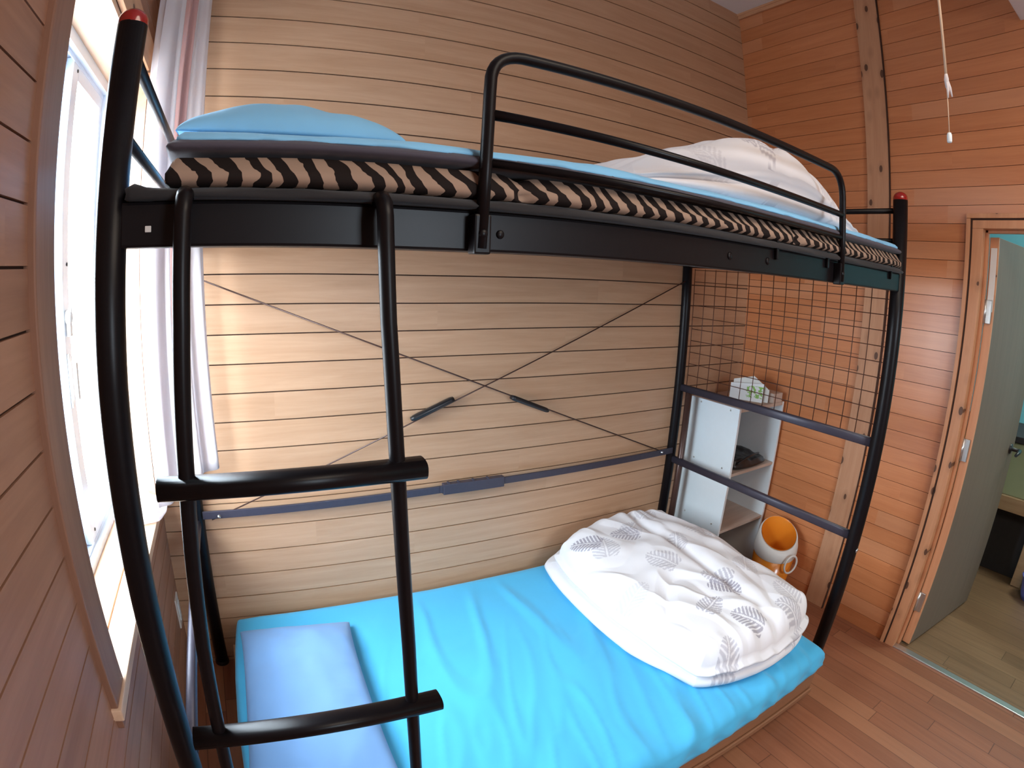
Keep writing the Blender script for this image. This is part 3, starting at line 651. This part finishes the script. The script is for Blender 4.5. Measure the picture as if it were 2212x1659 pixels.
# ------------------------------------------------------------------ curtain
cu=thing('curtain',(-.03,.88,WZ0),'white curtain with pinkish folds gathered at the far side of the window','curtain')
def drape(path0,path1,z0,z1,amp,nw,name,mat,seed,n=90,m=40,zl=None):
    vs=[];fs=[]
    for j in range(m+1):
        f=j/m
        for i in range(n+1):
            t=i/n; a=Vector(path0[0]).lerp(Vector(path0[1]),t); c_=Vector(path1[0]).lerp(Vector(path1[1]),t); p=c_.lerp(a,f)
            dirv=(Vector(path0[1])-Vector(path0[0])).normalized(); nr=Vector((-dirv.y,dirv.x))
            w=amp*(1-.35*f)*math.sin(t*nw*2*PI+.8*math.sin(f*2+seed)+seed)+.3*amp*math.sin(t*nw*5+f*3)
            p=p+nr*w; zb=zl(t) if zl else z0
            vs.append((p.x,p.y,zb+(z1-zb)*f))
    for j in range(m):
        for i in range(n): fs.append((j*(n+1)+i,j*(n+1)+i+1,(j+1)*(n+1)+i+1,(j+1)*(n+1)+i))
    b=MB(); b.add(vs,fs,0,True); return b.build(name,mat,cu,solid=.0016)
ZT=2.42
drape([(-.085,.80),(.048,.955)],[(-.085,.80),(.105,.945)],.84,ZT,.012,4,'curtain_panel',M['curtain'],1,zl=lambda t:.765+.085*t)
drape([(-.02,.85),(.008,.885)],[(-.025,.845),(.010,.885)],.80,ZT,.007,1.5,'lining_fold',M['lining'],2,zl=lambda t:.80)
drape([(-.07,.80),(-.02,.86)],[(-.075,.79),(-.02,.85)],.80,ZT,.006,1,'front_fold',M['curtain'],3,zl=lambda t:.79)
b=MB(); b.tube([(-.06,.05,2.435),(-.06,1.0,2.435)],.010,14); o=b.build('curtain_rod',M['plastic'],None,Vector((-.06,.5,2.435))); tag(o,'slim pale curtain rod above the window','curtain rod')
for y in(.10,.96):
    q=MB(); q.box(XL+.0,-.055,y-.008,y+.008,2.425,2.445,0,.002); q.build('rod_bracket',M['plastic'],o)
# crumpled curtain hem lying on the sill
vs,fs,_=soft_slab([(-.21,.72),(-.085,.74),(-.08,.90),(-.205,.91)],WZ0+.001,lambda s,t,x,y:WZ0+.05+.03*fbm(x,y,14,6)-.02*s,.03,40,40,corner=.6)
o=solid_obj('curtain_hem',vs,fs,M['curtain'],cu); o['label']='crumpled hem on the sill'

# ------------------------------------------------------------------ outlet, pull cord
ot=thing('wall_outlet',(XL,.93,.31),'white wall outlet plate under the window sill','outlet')
b=MB(); b.box(XL,XL+.006,.905,.965,.25,.37,0,.002); b.build('cover_plate',M['plastic'],ot)
b=MB(); b.box(XL+.006,XL+.009,.92,.95,.275,.345,0,.002); b.build('socket_face',M['shelfwhite'],ot)
CX,CY=1.50,-.325
pc=thing('light_pull_cord',(CX,CY,1.80),'cream light pull cord with a small white knob hanging before the right wall','pull cord')
b=MB(); b.tube([(CX,CY,ZS),(CX,CY+.001,2.2),(CX,CY,1.955)],.0030,8); b.build('upper_cord',M['cord'],pc)
b=MB(); b.tube([(CX,CY,1.957),(CX+.001,CY,1.945),(CX,CY,1.925)],[.0035,.0055,.003],8); b.tube([(CX,CY,1.945),(CX+.004,CY-.006,1.925),(CX+.006,CY-.009,1.905)],[.004,.003,.0015],8); b.tube([(CX,CY,1.945),(CX+.0,CY-.002,1.92),(CX-.001,CY-.002,1.902)],[.004,.003,.0015],8); b.build('knot',M['curtain'],pc)
b=MB(); b.tube([(CX,CY,1.93),(CX,CY,1.82)],.0011,6); b.build('lower_cord',M['cord'],pc)
b=MB(); b.lathe([(0,0),(.0045,0),(.0058,.003),(.0058,.017),(.004,.022),(0,.0225)],(CX,CY,1.801),16); b.build('knob',M['shelfwhite'],pc)

# ------------------------------------------------------------------ light
wd=bpy.data.worlds.new('sky'); bpy.context.scene.world=wd; wd.use_nodes=True; nt=wd.node_tree; bg=nt.nodes['Background']
bg.inputs[1].default_value=38.0
tc=N(nt,'ShaderNodeTexCoord'); sp=N(nt,'ShaderNodeSeparateXYZ'); nt.links.new(tc.outputs['Generated'],sp.inputs[0])
nt.links.new(ramp(nt,math_(nt,'ADD',math_(nt,'MULTIPLY',sp.outputs[2],.5),.5),[(.44,(.36,.37,.38)),(.52,(.60,.66,.72)),(.78,(.84,.93,1.0))]),bg.inputs[0])
def portal(name,loc,rot,sx,sy):
    l=bpy.data.lights.new(name,'AREA'); l.shape='RECTANGLE'; l.size=sx; l.size_y=sy; l.cycles.is_portal=True
    o=bpy.data.objects.new(name,l); C.objects.link(o); o.location=loc; o.rotation_euler=rot; return o
portal('window_portal',(XL-.21,(WY0+WY1)/2,(WZ0+WZ1)/2),(0,-PI/2,0),WZ1-WZ0,WY1-WY0)
portal('window_portal',(1.2,YF-.11,1.6),(PI/2,0,0),.6,.8)  # portal of the added fill window
def area(name,loc,rot,sx,sy,e,col):
    l=bpy.data.lights.new(name,'AREA'); l.shape='RECTANGLE'; l.size=sx; l.size_y=sy; l.energy=e; l.color=col
    o=bpy.data.objects.new(name,l); C.objects.link(o); o.location=loc; o.rotation_euler=rot; return o
area('hall_fill_light',(3.7,-1.0,ZS-.03),(0,0,0),.6,.6,26,(.92,1,.92))  # added fill light for the hall; its real source is unseen
area('room_ceiling_lamp',(1.15,-1.15,ZS-.02),(0,0,0),1.0,1.0,19,(1,.84,.68))


# ------------------------------------------------------------------ camera: a wide action-camera lens
f=Vector((.3469511,.92499652,-.1549399)); r_=Vector((.93722155,-.3481469,.02023603)); u_=Vector((.03522359,.15223393,.98771662))
cam=bpy.data.cameras.new('camera'); co=bpy.data.objects.new('camera',cam); C.objects.link(co)
co.matrix_world=Matrix(((r_.x,u_.x,-f.x,.16286754),(r_.y,u_.y,-f.y,-.69790009),(r_.z,u_.z,-f.z,1.44503548),(0,0,0,1)))
cam.type='PANO'; cam.panorama_type='FISHEYE_LENS_POLYNOMIAL'; cam.sensor_fit='HORIZONTAL'; cam.sensor_width=36; cam.sensor_height=27
sc=2.212/36
cam.fisheye_polynomial_k0=0; cam.fisheye_polynomial_k1=-.8946579137*sc; cam.fisheye_polynomial_k2=.157028118*sc**2; cam.fisheye_polynomial_k3=-.2191399153*sc**3; cam.fisheye_polynomial_k4=.1080196987*sc**4
cam.fisheye_fov=math.radians(350); cam.shift_x=186.98739/2212; cam.shift_y=-64.991707/1659
cam.clip_start=.01
S=bpy.context.scene; S.camera=co
S.view_settings.view_transform='Standard'; S.view_settings.look='None'; S.view_settings.gamma=1; S.view_settings.exposure=0.0
S.view_settings.use_curve_mapping=False
S.render.engine='CYCLES'; S.cycles.use_denoising=True; S.cycles.max_bounces=10; S.cycles.diffuse_bounces=6; S.cycles.transparent_max_bounces=12; S.cycles.sample_clamp_indirect=8
